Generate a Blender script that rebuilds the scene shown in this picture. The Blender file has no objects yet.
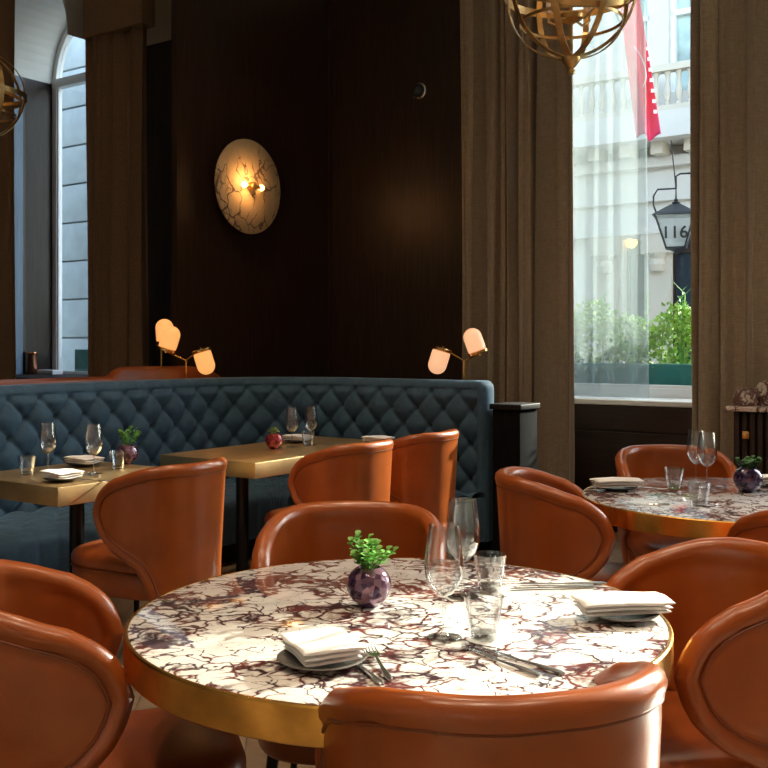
import bpy, bmesh, math, random
from mathutils import Vector, Matrix
PI = math.pi
random.seed(7)
C = bpy.context.scene.collection
sc = bpy.context.scene
R = math.radians

# ---------------------------------------------------------------- room axes
ROOM = R(-35.0)                      # the room is turned against the view
AX = Vector((math.cos(ROOM), math.sin(ROOM), 0))
BX = Vector((-math.sin(ROOM), math.cos(ROOM), 0))
def W(a, b, z=0.0):
    return AX * a + BX * b + Vector((0, 0, z))
CAMZ, FOC, YH, XC = 1.35, 1000.0, 345.0, 384.0
def top(u, v, z=0.75):
    """where the table plane is seen in the photograph at column u and row v"""
    Y = (CAMZ - z) * FOC / (v - YH)
    return Vector(((u - XC) / FOC * Y, Y, z))

# ---------------------------------------------------------------- materials
class NT:
    def __init__(s, name):
        s.m = bpy.data.materials.new(name); s.m.use_nodes = True
        s.t = s.m.node_tree; s.n = s.t.nodes; s.l = s.t.links
        s.b = s.n['Principled BSDF']; s.out = s.n['Material Output']
    def node(s, t, **kw):
        n = s.n.new(t)
        for k, v in kw.items():
            if k in n.inputs: n.inputs[k].default_value = v
            else: setattr(n, k, v)
        return n
    def link(s, a, b): s.l.new(a, b)
    def coord(s, scale=(1, 1, 1), rot=(0, 0, 0), kind='Object'):
        tc = s.node('ShaderNodeTexCoord'); mp = s.node('ShaderNodeMapping')
        mp.inputs['Scale'].default_value = scale; mp.inputs['Rotation'].default_value = rot
        s.link(tc.outputs[kind], mp.inputs[0]); return mp.outputs[0]
    def ramp(s, fac, stops):
        r = s.node('ShaderNodeValToRGB'); e = r.color_ramp.elements
        while len(e) < len(stops): e.new(0.5)
        for i, (p, c) in enumerate(stops):
            e[i].position = p; e[i].color = (*c, 1)
        s.link(fac, r.inputs[0]); return r.outputs[0]
    def bump(s, h, strength=.2, dist=.01):
        b = s.node('ShaderNodeBump', Strength=strength, Distance=dist)
        s.link(h, b.inputs['Height']); s.link(b.outputs[0], s.b.inputs['Normal'])
def mat(name, col, rough=.5, metal=0, spec=None, noise=None, bump=None, emit=None, sheen=None, coat=None, stretch=(1,1,1)):
    t = NT(name)
    t.b.inputs['Base Color'].default_value = (*col, 1)
    t.b.inputs['Roughness'].default_value = rough
    t.b.inputs['Metallic'].default_value = metal
    if spec is not None: t.b.inputs['Specular IOR Level'].default_value = spec
    if coat: t.b.inputs['Coat Weight'].default_value = coat[0]; t.b.inputs['Coat Roughness'].default_value = coat[1]
    if sheen:
        t.b.inputs['Sheen Weight'].default_value = sheen[0]; t.b.inputs['Sheen Roughness'].default_value = sheen[1]
        t.b.inputs['Sheen Tint'].default_value = (*sheen[2], 1)
    if emit:
        t.b.inputs['Emission Color'].default_value = (*emit[0], 1); t.b.inputs['Emission Strength'].default_value = emit[1]
    if noise:                                                   # (scale, amount)
        nz = t.node('ShaderNodeTexNoise', Scale=noise[0], Detail=5.0)
        t.link(t.coord(stretch), nz.inputs['Vector'])
        k = noise[1]
        t.link(t.ramp(nz.outputs['Fac'], [(.3, tuple(c * (1 - k) for c in col)), (.7, tuple(min(1, c * (1 + k)) for c in col))]), t.b.inputs['Base Color'])
    if bump:
        nz = t.node('ShaderNodeTexNoise', Scale=bump[0], Detail=3.0)
        t.link(t.coord(stretch), nz.inputs['Vector']); t.bump(nz.outputs['Fac'], bump[1], bump[2])
    return t.m
def clear_glass(name, tint=(1, 1, 1), gloss=.5, rough=.0, base=.03):
    t = NT(name); t.n.remove(t.b)
    tr = t.node('ShaderNodeBsdfTransparent'); tr.inputs[0].default_value = (*tint, 1)
    gl = t.node('ShaderNodeBsdfGlossy'); gl.inputs['Roughness'].default_value = rough
    lw = t.node('ShaderNodeLayerWeight', Blend=.5)
    mr = t.node('ShaderNodeMapRange'); mr.inputs['To Min'].default_value = base; mr.inputs['To Max'].default_value = gloss
    pw = t.node('ShaderNodeMath', operation='POWER'); pw.inputs[1].default_value = 1.9
    t.link(lw.outputs['Facing'], pw.inputs[0]); t.link(pw.outputs[0], mr.inputs[0])
    mx = t.node('ShaderNodeMixShader'); t.link(mr.outputs[0], mx.inputs[0]); t.link(tr.outputs[0], mx.inputs[1]); t.link(gl.outputs[0], mx.inputs[2])
    t.link(mx.outputs[0], t.out.inputs[0]); return t.m
def wood(name, dark, light, rough, axis='z', scale=9, spec=.5):
    t = NT(name)
    st = {'z': (6, 6, .35), 'x': (.35, 6, 6), 'y': (6, .35, 6)}[axis]
    nz = t.node('ShaderNodeTexNoise', Scale=float(scale), Detail=6.0, Distortion=.6)
    t.link(t.coord(st), nz.inputs['Vector'])
    t.link(t.ramp(nz.outputs['Fac'], [(.3, dark), (.7, light)]), t.b.inputs['Base Color'])
    t.b.inputs['Roughness'].default_value = rough; t.b.inputs['Specular IOR Level'].default_value = spec
    t.bump(nz.outputs['Fac'], .06, .004); return t.m
def marble(name, scale=16.0, white=(.86, .84, .80), vein=(.055, .028, .035), red=(.16, .045, .04), glow=None, width=1.0, rough=.07, shift=0.0):
    t = NT(name)
    co = t.coord((1, 1, 1)); add = t.node('ShaderNodeVectorMath', operation='ADD'); add.inputs[1].default_value = (shift, shift*.7, shift*.3)
    t.link(co, add.inputs[0])
    n1 = t.node('ShaderNodeTexNoise', Scale=scale * .55, Detail=4.0); t.link(add.outputs[0], n1.inputs['Vector'])
    sub = t.node('ShaderNodeVectorMath', operation='SUBTRACT'); sub.inputs[1].default_value = (.5, .5, .5); t.link(n1.outputs['Color'], sub.inputs[0])
    scl = t.node('ShaderNodeVectorMath', operation='SCALE'); scl.inputs['Scale'].default_value = 2.7 / scale; t.link(sub.outputs[0], scl.inputs[0])
    ad2 = t.node('ShaderNodeVectorMath', operation='ADD'); t.link(add.outputs[0], ad2.inputs[0]); t.link(scl.outputs[0], ad2.inputs[1])
    def cells(k, sq):
        mp = t.node('ShaderNodeMapping'); mp.inputs['Scale'].default_value = sq; mp.inputs['Rotation'].default_value = (0, 0, .5)
        t.link(ad2.outputs[0], mp.inputs[0])
        v = t.node('ShaderNodeTexVoronoi', feature='DISTANCE_TO_EDGE', Scale=k); t.link(mp.outputs[0], v.inputs['Vector']); return v.outputs['Distance']
    big = t.node('ShaderNodeTexNoise', Scale=scale * .38, Detail=5.0, Roughness=.65); t.link(add.outputs[0], big.inputs['Vector'])
    wid = t.node('ShaderNodeMapRange'); wid.inputs['From Min'].default_value = .40; wid.inputs['From Max'].default_value = .64
    wid.inputs['To Min'].default_value = .008 * width; wid.inputs['To Max'].default_value = .27 * width; t.link(big.outputs['Fac'], wid.inputs[0])
    def veins(d):
        dv = t.node('ShaderNodeMath', operation='DIVIDE'); t.link(d, dv.inputs[0]); t.link(wid.outputs[0], dv.inputs[1])
        mr = t.node('ShaderNodeMapRange', interpolation_type='SMOOTHSTEP'); mr.inputs['From Min'].default_value = .15; mr.inputs['From Max'].default_value = 1.3
        mr.inputs['To Min'].default_value = 1; mr.inputs['To Max'].default_value = 0; t.link(dv.outputs[0], mr.inputs[0]); return mr.outputs[0]
    a = veins(cells(scale, (1, 1.5, 1))); b = veins(cells(scale * 2.1, (1, 1.3, 1)))
    bm_ = t.node('ShaderNodeMath', operation='MULTIPLY'); t.link(b, bm_.inputs[0])
    gate = t.node('ShaderNodeMapRange'); gate.inputs['From Min'].default_value = .47; gate.inputs['From Max'].default_value = .6; t.link(big.outputs['Fac'], gate.inputs[0]); t.link(gate.outputs[0], bm_.inputs[1])
    mxm = t.node('ShaderNodeMath', operation='MAXIMUM'); t.link(a, mxm.inputs[0]); t.link(bm_.outputs[0], mxm.inputs[1])
    n3 = t.node('ShaderNodeTexNoise', Scale=scale * 1.1, Detail=3.0); t.link(add.outputs[0], n3.inputs['Vector'])
    vc = t.ramp(n3.outputs['Fac'], [(.42, vein), (.62, red)])
    n4 = t.node('ShaderNodeTexNoise', Scale=scale * .4, Detail=4.0); t.link(ad2.outputs[0], n4.inputs['Vector'])
    wc = t.ramp(n4.outputs['Fac'], [(.25, tuple(c * .72 for c in white)), (.45, white), (.6, white), (.8, (white[0], white[1] * .86, white[2] * .68))])
    mix = t.node('ShaderNodeMix', data_type='RGBA')
    t.link(mxm.outputs[0], mix.inputs[0]); t.link(wc, mix.inputs[6]); t.link(vc, mix.inputs[7])
    t.link(mix.outputs[2], t.b.inputs['Base Color']); t.b.inputs['Roughness'].default_value = rough
    if glow:
        t.b.inputs['Subsurface Weight'].default_value = 0
    return t.m

M = {}
M['leather'] = mat('tan_leather', (.34, .078, .013), .29, noise=(9, .14), bump=(260, .12, .002), coat=(.25, .22))
M['leather_seat'] = mat('tan_leather_seat', (.28, .064, .012), .34, noise=(9, .16), bump=(260, .12, .002), coat=(.2, .25))
M['welt'] = mat('leather_welt', (.20, .045, .010), .38)
M['velvet'] = mat('blue_velvet', (.055, .110, .170), .75, noise=(30, .15), sheen=(.55, .35, (.42, .58, .75)), spec=.2)
M['button'] = mat('velvet_button', (.02, .045, .075), .7, sheen=(.4, .4, (.4, .55, .7)))
M['brass'] = mat('brushed_brass', (.72, .43, .15), .26, 1, noise=(14, .16), bump=(60, .08, .002))
M['gold_rim'] = mat('gold_leaf_rim', (.78, .42, .10), .27, 1, noise=(9, .35), bump=(35, .22, .003))
M['brass_top'] = mat('brass_table_top', (.74, .52, .25), .38, 1, noise=(7, .12), bump=(40, .05, .002))
M['antique'] = mat('antique_gold', (.58, .38, .16), .38, 1, noise=(20, .3))
M['black_metal'] = mat('black_metal', (.012, .012, .014), .3, .6)
M['steel'] = mat('polished_steel', (.72, .72, .72), .24, 1)
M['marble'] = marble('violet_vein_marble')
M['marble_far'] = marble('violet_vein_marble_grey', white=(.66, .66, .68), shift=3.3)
M['marble_slab'] = marble('brown_marble_slab', 11, width=.8, white=(.80, .72, .68), vein=(.13, .06, .05), red=(.13, .05, .04), rough=.15, shift=1.2)
M['alabaster'] = marble('alabaster_disc', 4.5, white=(.80, .60, .36), vein=(.13, .085, .06), red=(.2, .12, .08), width=.45, rough=.3, shift=.7)
M['wood_dark'] = wood('dark_stained_panel', (.012, .006, .004), (.045, .020, .012), .42)
M['wood_sill'] = wood('dark_stained_dado', (.018, .008, .006), (.038, .018, .012), .5, 'x')
M['wood_black'] = wood('black_stained_wood', (.006, .006, .008), (.016, .015, .018), .6, spec=.2)
M['wood_matte'] = wood('matt_black_wood', (.005, .005, .006), (.012, .011, .013), .9, spec=.05)
M['wood_sky_tint'] = wood('sky_tinted_reveal_wood', (.05, .11, .20), (.10, .19, .31), .42, 'z', 7)  # dark wood with the blue of reflected sky mixed into its colour
M['plaster'] = mat('pale_plaster', (.74, .74, .71), .85, noise=(3, .04))
M['beam'] = mat('beige_beam', (.80, .66, .46), .8)
M['ceiling'] = mat('ceiling_white', (.7, .68, .63), .9)
M['frame_white'] = mat('painted_window_frame', (.82, .84, .85), .4)
M['curtain'] = NT('taupe_curtain_linen')
t = M['curtain']; w1 = t.node('ShaderNodeTexNoise', Scale=150.0, Detail=2.0); t.link(t.coord((1, 1, .12)), w1.inputs['Vector'])
w2 = t.node('ShaderNodeTexNoise', Scale=150.0, Detail=2.0); t.link(t.coord((.12, .12, 1)), w2.inputs['Vector'])
ad = t.node('ShaderNodeMath', operation='ADD'); t.link(w1.outputs['Fac'], ad.inputs[0]); t.link(w2.outputs['Fac'], ad.inputs[1])
hf = t.node('ShaderNodeMath', operation='MULTIPLY'); hf.inputs[1].default_value = .5; t.link(ad.outputs[0], hf.inputs[0])
t.link(t.ramp(hf.outputs[0], [(.35, (.30, .235, .165)), (.65, (.43, .35, .25))]), t.b.inputs['Base Color']); t.b.inputs['Roughness'].default_value = .85
t.b.inputs['Sheen Weight'].default_value = .25; t.bump(hf.outputs[0], .25, .004); M['curtain'] = t.m
M['curtain_brown'] = mat('brown_curtain_wool', (.30, .175, .10), .9, noise=(60, .15), sheen=(.2, .5, (.6, .5, .4)))
t = NT('white_sheer'); t.n.remove(t.b)
tr = t.node('ShaderNodeBsdfTransparent'); df = t.node('ShaderNodeBsdfDiffuse'); df.inputs[0].default_value = (.62, .72, .74, 1); tl = t.node('ShaderNodeBsdfTranslucent'); tl.inputs[0].default_value = (.26, .31, .33, 1)
m1 = t.node('ShaderNodeMixShader'); m1.inputs[0].default_value = .6; t.link(df.outputs[0], m1.inputs[1]); t.link(tl.outputs[0], m1.inputs[2])
m2 = t.node('ShaderNodeMixShader'); m2.inputs[0].default_value = .30; t.link(tr.outputs[0], m2.inputs[1]); t.link(m1.outputs[0], m2.inputs[2]); t.link(m2.outputs[0], t.out.inputs[0]); M['sheer'] = t.m
M['pane'] = clear_glass('window_pane', (.93, .98, .97), .25, 0, .02)
M['glass'] = clear_glass('drinking_glass', (.965, .975, .98), .98, .015, .085)
M['glass_thick'] = clear_glass('thick_glass_base', (.95, .965, .965), .9, .02, .10)
M['linen'] = mat('white_linen', (.80, .78, .76), .9, bump=(300, .2, .001))
M['linen_edge'] = mat('linen_fold', (.70, .60, .55), .9)
M['plate'] = mat('grey_stoneware', (.16, .15, .14), .25)
M['plate_dark'] = mat('dark_stoneware', (.03, .03, .035), .2)
M['soil'] = mat('potting_soil', (.04, .028, .02), .95, noise=(90, .4))
M['leaf'] = mat('herb_leaf', (.16, .40, .07), .45, noise=(30, .3))
M['leaf_pale'] = mat('succulent_leaf', (.36, .48, .20), .5, noise=(20, .25))
M['leaf_dark'] = mat('dark_herb_leaf', (.07, .17, .05), .5, noise=(30, .3))
def facet_pot(name, c1, c2):
    t = NT(name); v = t.node('ShaderNodeTexVoronoi', Scale=72.0, Randomness=.8); t.link(t.coord(), v.inputs['Vector'])
    sp = t.node('ShaderNodeSeparateColor'); t.link(v.outputs['Color'], sp.inputs[0])
    t.link(t.ramp(sp.outputs[0], [(.1, c1), (.9, c2)]), t.b.inputs['Base Color'])
    t.b.inputs['Roughness'].default_value = .12; t.b.inputs['Metallic'].default_value = .35; t.b.inputs['Coat Weight'].default_value = .6
    t.bump(v.outputs['Distance'], .25, .004); return t.m
M['pot_purple'] = facet_pot('purple_mosaic_glass', (.035, .012, .06), (.30, .16, .22))
M['pot_violet'] = facet_pot('violet_mosaic_glass', (.02, .012, .05), (.10, .06, .13))
M['pot_red'] = facet_pot('red_mosaic_glass', (.14, .008, .015), (.42, .05, .06))
M['shade'] = mat('glowing_opal_glass', (.55, .32, .15), .4, emit=((1.0, .44, .13), .80))
M['shade_pink'] = mat('glowing_opal_glass_pale', (.6, .42, .3), .4, emit=((1.0, .52, .28), .72))
M['bulb'] = mat('lit_bulb', (1, .8, .5), .3, emit=((1.0, .52, .16), 6.0))
M['bulb_soft'] = mat('candle_bulb', (1, .8, .5), .3, emit=((1.0, .55, .18), 5.0))
M['copper'] = mat('copper', (.75, .33, .20), .25, 1)
M['stone'] = mat('facade_stone', (.60, .53, .43), .85, noise=(1.5, .06))
M['stone_white'] = mat('white_stucco', (.64, .60, .54), .8, noise=(1.5, .05))
M['stone_grey'] = mat('rusticated_stone', (.52, .57, .58), .9, noise=(4, .1))
M['dark_pane'] = mat('dark_window_glass', (.03, .045, .06), .08)
M['green_pane'] = mat('pale_green_window_glass', (.35, .45, .42), .15, noise=(1.6, .5))
M['teal'] = mat('teal_planter_paint', (.015, .16, .15), .45, noise=(5, .2))
M['hedge'] = mat('hedge_leaf', (.30, .46, .07), .5, noise=(6, .45))
M['flower'] = mat('pale_flower', (.75, .72, .45), .6)
t = NT('pink_flag_cloth'); nz = t.node('ShaderNodeSeparateXYZ'); t.link(t.coord(), nz.inputs[0])
mr = t.node('ShaderNodeMapRange'); mr.inputs['From Min'].default_value = -2.1; mr.inputs['From Max'].default_value = -1.2; t.link(nz.outputs['Z'], mr.inputs[0])
t.link(t.ramp(mr.outputs[0], [(.0, (.72, .02, .25)), (1, (.78, .02, .07))]), t.b.inputs['Base Color']); t.b.inputs['Roughness'].default_value = .7
M['flag'] = t.m
M['white_paint'] = mat('white_flag_print', (.85, .75, .8), .7)
M['pavement'] = mat('street_pavement', (.35, .34, .32), .9, noise=(3, .15))
M['lantern'] = mat('lantern_iron', (.015, .018, .022), .4, .3)
M['frost'] = mat('lantern_glass', (.55, .60, .62), .35); M['frost'].node_tree.nodes['Principled BSDF'].inputs['Alpha'].default_value = .55
M['number'] = mat('black_numerals', (.01, .01, .01), .5)
M['paper'] = mat('white_carton', (.75, .75, .78), .7)
t = NT('oak_parquet'); br = t.node('ShaderNodeTexBrick', Scale=1.0); br.inputs['Brick Width'].default_value = .42; br.inputs['Row Height'].default_value = .085
br.inputs['Mortar Size'].default_value = .0022; br.inputs['Color1'].default_value = (.29, .21, .14, 1); br.inputs['Color2'].default_value = (.21, .145, .095, 1); br.inputs['Mortar'].default_value = (.05, .035, .025, 1)
t.link(t.coord(rot=(0, 0, R(50))), br.inputs['Vector']); nz = t.node('ShaderNodeTexNoise', Scale=10.0, Detail=6.0); t.link(t.coord((1, 6, 1), (0, 0, R(50))), nz.inputs['Vector'])
mx = t.node('ShaderNodeMix', data_type='RGBA', blend_type='MULTIPLY'); mx.inputs[0].default_value = .6; t.link(br.outputs['Color'], mx.inputs[6])
t.link(t.ramp(nz.outputs['Fac'], [(.3, (.55, .5, .45)), (.7, (1, 1, 1))]), mx.inputs[7]); t.link(mx.outputs[2], t.b.inputs['Base Color']); t.b.inputs['Roughness'].default_value = .38
M['floor'] = t.m

# ---------------------------------------------------------------- mesh helpers
class MB:
    def __init__(s): s.bm = bmesh.new()
    def box(s, x0, x1, y0, y1, z0, z1, bev=0, mtx=None):
        r = bmesh.ops.create_cube(s.bm, size=1)['verts']
        bmesh.ops.scale(s.bm, vec=(x1 - x0, y1 - y0, z1 - z0), verts=r)
        bmesh.ops.translate(s.bm, vec=((x0 + x1) / 2, (y0 + y1) / 2, (z0 + z1) / 2), verts=r)
        if bev:
            es = list({e for v in r for e in v.link_edges})
            g = bmesh.ops.bevel(s.bm, geom=es, offset=bev, segments=3, affect='EDGES', profile=.5)
            r = list({v for f in g['faces'] for v in f.verts} | {v for v in r if v.is_valid})
        if mtx: bmesh.ops.transform(s.bm, matrix=mtx, verts=[v for v in r if v.is_valid])
        return s
    def lathe(s, prof, n=32, cx=0, cy=0, cz=0, mtx=None, close=False):
        rings = []; new = []
        for r, z in prof:
            if r < 1e-6: ring = [s.bm.verts.new((cx, cy, cz + z))]
            else: ring = [s.bm.verts.new((cx + r * math.cos(2 * PI * i / n), cy + r * math.sin(2 * PI * i / n), cz + z)) for i in range(n)]
            rings.append(ring); new += ring
        pairs = list(zip(rings, rings[1:])) + ([(rings[-1], rings[0])] if close else [])
        for p, q in pairs:
            for i in range(n):
                j = (i + 1) % n
                f = []
                if len(p) == 1 and len(q) == 1: continue
                if len(p) == 1: f = [p[0], q[j], q[i]]
                elif len(q) == 1: f = [p[i], p[j], q[0]]
                else: f = [p[i], p[j], q[j], q[i]]
                s.bm.faces.new(f)
        if mtx: bmesh.ops.transform(s.bm, matrix=mtx, verts=new)
        return s
    def tube(s, pts, r, n=8, closed=False, flat=None):
        pts = [Vector(p) for p in pts]; N = len(pts); rr = r if isinstance(r, (list, tuple)) else [r] * N
        rings = []; up = None
        for i, p in enumerate(pts):
            if closed: d = (pts[(i + 1) % N] - pts[i - 1])
            else: d = pts[min(i + 1, N - 1)] - pts[max(i - 1, 0)]
            d.normalize()
            if up is None:
                up = Vector((0, 0, 1)) if abs(d.z) < .9 else Vector((1, 0, 0))
            x = d.cross(up); x.normalize(); y = x.cross(d); y.normalize(); up = y
            fx, fy = flat if flat else (1, 1)
            rings.append([s.bm.verts.new(p + (x * math.cos(2 * PI * k / n) * fx + y * math.sin(2 * PI * k / n) * fy) * rr[i]) for k in range(n)])
        for i in range(N if closed else N - 1):
            a, b = rings[i], rings[(i + 1) % N]
            for k in range(n): s.bm.faces.new([a[k], a[(k + 1) % n], b[(k + 1) % n], b[k]])
        if not closed:
            s.bm.faces.new(rings[0][::-1]); s.bm.faces.new(rings[-1])
        return s
    def grid(s, nu, nv, f, cu=False, cv=False):
        vs = [[s.bm.verts.new(f(i, j)) for j in range(nv)] for i in range(nu)]
        for i in range(nu if cu else nu - 1):
            for j in range(nv if cv else nv - 1):
                s.bm.faces.new([vs[i][j], vs[(i + 1) % nu][j], vs[(i + 1) % nu][(j + 1) % nv], vs[i][(j + 1) % nv]])
        return vs
    def prism(s, poly, z0, z1, mtx=None):
        a = [s.bm.verts.new((x, y, z0)) for x, y in poly]; b = [s.bm.verts.new((x, y, z1)) for x, y in poly]; n = len(poly)
        s.bm.faces.new(a[::-1]); s.bm.faces.new(b)
        for i in range(n): s.bm.faces.new([a[i], a[(i + 1) % n], b[(i + 1) % n], b[i]])
        if mtx: bmesh.ops.transform(s.bm, matrix=mtx, verts=a + b)
        return s
    def ball(s, c, r, sx=1, sy=1, sz=1, sub=2):
        m = Matrix.Translation(c) @ Matrix.Diagonal((sx, sy, sz, 1))
        bmesh.ops.create_icosphere(s.bm, subdivisions=sub, radius=r, matrix=m); return s
    def build(s, name, m, parent=None, smooth=True, angle=35, merge=False):
        if merge: bmesh.ops.remove_doubles(s.bm, verts=s.bm.verts, dist=1e-5)
        bmesh.ops.recalc_face_normals(s.bm, faces=s.bm.faces)
        me = bpy.data.meshes.new(name); s.bm.to_mesh(me); s.bm.free()
        me.materials.append(m)
        if smooth:
            me.shade_smooth(); me.set_sharp_from_angle(angle=R(angle))
        o = bpy.data.objects.new(name, me); C.objects.link(o)
        if parent: o.parent = parent
        return o
def thing(name, label, cat, loc=(0, 0, 0), rz=0, group=None):
    o = bpy.data.objects.new(name, None); C.objects.link(o); o.empty_display_size = .1
    o.location = loc; o.rotation_euler = (0, 0, rz); o['label'] = label; o['category'] = cat
    if group: o['group'] = group
    return o
def tag(o, label, cat, group=None, kind=None):
    o['label'] = label; o['category'] = cat
    if group: o['group'] = group
    if kind: o['kind'] = kind
    return o
def kids(o): return [c for c in bpy.data.objects if c.parent == o]
def copy_tree(o, parent=None):
    c = o.copy(); C.objects.link(c)
    if parent: c.parent = parent
    for ch in kids(o): copy_tree(ch, c)
    return c
protos = {}
def place(key, make, loc, rz, label, group=None):
    if key not in protos: o = protos[key] = make()
    else: o = copy_tree(protos[key])
    o.location = loc; o.rotation_euler = (0, 0, rz); o['label'] = label
    if group: o['group'] = group
    return o
def struct(name, mb, m, smooth=False, rz=ROOM, label=None):
    o = mb.build(name, m, None, smooth); o.rotation_euler = (0, 0, rz); o['kind'] = 'structure'
    if label: o['label'] = label
    return o

# ================================================================= THE ROOM (drawn along room axes a, b)
CEIL = 5.7
WB, GB = 6.9, 7.33            # inner face of window wall, glass line
struct('floor', MB().box(-12.5, 9, -4.5, 7.4, -.12, 0), M['floor'])
struct('ceiling', MB().box(-12.5, 9, -4.5, 7.4, CEIL, CEIL + .15), M['ceiling'])
def arch_poly(a0, a1, zs):           # arch outline points left->right over the spring line
    r = (a1 - a0) / 2; c = (a0 + a1) / 2
    return [(c - r * math.cos(PI * i / 28), zs + r * math.sin(PI * i / 28)) for i in range(29)]
SILL, DADO = .955, 4.37
def to_wall(b0, b1):                  # maps prism (x=a, y=z, extruded) to the wall plane
    return Matrix(((1, 0, 0, 0), (0, 0, 1, 0), (0, 1, 0, 0), (0, 0, 0, 1)))
openings = [(-9.8, -8.1), (-3.62, -1.58), (.0, 2.0), (3.3, 5.3)]
wall_low = MB(); wall_hi = MB()
T = to_wall(0, 0)
edges = [-12.5] + [v for o in openings for v in o] + [9]
for i in range(0, len(edges), 2):
    wall_low.box(edges[i], edges[i + 1], WB, 7.4, 0, DADO)
    wall_hi.box(edges[i], edges[i + 1], WB, 7.4, DADO, CEIL)
for a0, a1 in openings:
    wall_low.box(a0, a1, WB, 7.4, 0, SILL - .04)
    pts = [p for p in arch_poly(a0, a1, DADO)]
    n = len(pts)
    for i in range(n - 1):            # spandrels above each arch, strip by strip
        (x0, z0), (x1, z1) = pts[i], pts[i + 1]
        wall_hi.prism([(x0, z0), (x1, z1), (x1, CEIL), (x0, CEIL)], WB, 7.4, T)
struct('wall_window', wall_low, M['wood_dark'])
struct('wall_window_upper', wall_hi, M['plaster']).name = 'wall_window.001'
# reveal linings of the far left window (dark timber coloured with sky reflection below, plaster above)
struct('trim_1', MB().box(-9.83, -9.80, 6.21, GB - .04, .3, DADO), M['wood_sky_tint'])
deep = MB(); deep.box(-12.3, -9.83, 6.2, WB, DADO, CEIL); dark = MB().box(-12.3, -9.83, 6.2, WB, 0, DADO)
_p = arch_poly(-9.8, -8.1, DADO)
for (x0, z0), (x1, z1) in zip(_p, _p[1:]): deep.prism([(x0, z0), (x1, z1), (x1, CEIL), (x0, CEIL)], 6.2, WB, T)
struct('wall_window_bay', deep, M['plaster']).name = 'wall_window.002'
struct('wall_window_bay', dark, M['wood_dark']).name = 'wall_window.003'
# sills
def sill(a0, a1, mm): return MB().box(a0 - .0, a1 + .0, WB - .03, GB + .05, SILL - .04, SILL, .008)
struct('trim_3', MB().box(-9.8, -8.1, 6.2, GB - .04, .94, 1.02, .006), M['wood_black'])
struct('trim_4', sill(*openings[1], None), M['frame_white'])
struct('trim_5', sill(*openings[2], None), M['frame_white'])
struct('trim_6', sill(*openings[3], None), M['frame_white'])
# timber dado panels below the visible window, with a shadow joint
struct('trim_7', MB().box(-3.9, -1.3, WB - .022, WB, .12, .72, .004).box(-3.9, -1.3, WB - .022, WB, .735, SILL - .045, .004), M['wood_sill'])
struct('baseboard_window', MB().box(-5.4, 9, WB - .03, WB, 0, .11, .006), M['wood_black'])
# window frames and glass
def window(idx, a0, a1, fw=.07):
    w = bpy.data.objects.new('window_%d' % idx, None); C.objects.link(w); w.rotation_euler = (0, 0, ROOM); w['kind'] = 'structure'
    w.location = W((a0 + a1) / 2, GB, SILL)
    h = DADO - SILL; r = (a1 - a0) / 2
    f = MB()
    f.box(-r, -r + fw, -.04, .04, 0, h).box(r - fw, r, -.04, .04, 0, h).box(-r, r, -.04, .04, 0, .07).box(-r, r, -.045, .045, h - .05, h + .05)
    f.box(-.03, .03, -.03, .03, .07, h - .05) if idx not in (1, 2) else None
    o1 = [(-(r) * math.cos(PI * i / 28), h + r * math.sin(PI * i / 28)) for i in range(29)]
    o2 = [(-(r - fw) * math.cos(PI * i / 28), h + (r - fw) * math.sin(PI * i / 28)) for i in range(29)]
    for i in range(28): f.prism([o1[i], o1[i + 1], o2[i + 1], o2[i]], -.04, .04, T)
    fr = f.build('window_frame', M['frame_white'], w, False)
    # inner sash bead
    bd = MB().box(-r + fw, -r + fw + .025, -.025, .025, .07, h - .05).box(r - fw - .025, r - fw, -.025, .025, .07, h - .05).box(-r + fw, r - fw, -.025, .025, .07, .095).build('sash_bead', M['frame_white'], w, False)
    MB().box(-r + fw, r - fw, -.004, .004, .07, h - .05).build('pane', M['pane'], w, False)
    pl = MB(); n = len(o2); pl.prism([(x, z) for x, z in o2][::-1], -.004, .004, T); pl.build('arched_pane', M['pane'], w, False)
    return w
for i, (a0, a1) in enumerate(openings): window(i + 1, a0, a1)
# panelled partition carrying the disc lamp
struct('wall_partition', MB().box(-5.47, -5.41, 5.1, 6.9, 0, CEIL), M['wood_dark'])
struct('trim_8', MB().box(-5.41, -5.385, 6.872, WB, 0, CEIL), M['wood_dark'])
struct('trim_9', MB().box(-8.0, -5.48, WB - .02, WB, DADO - .0, CEIL), M['beam'])
struct('wall_left', MB().box(-12.5, -12.35, -4.5, 7.4, 0, CEIL), M['wood_dark'])
struct('wall_back', MB().box(-12.5, 9, -4.65, -4.5, 0, CEIL), M['plaster'])
struct('wall_right', MB().box(9, 9.15, -4.5, 7.4, 0, CEIL), M['plaster'])
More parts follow.
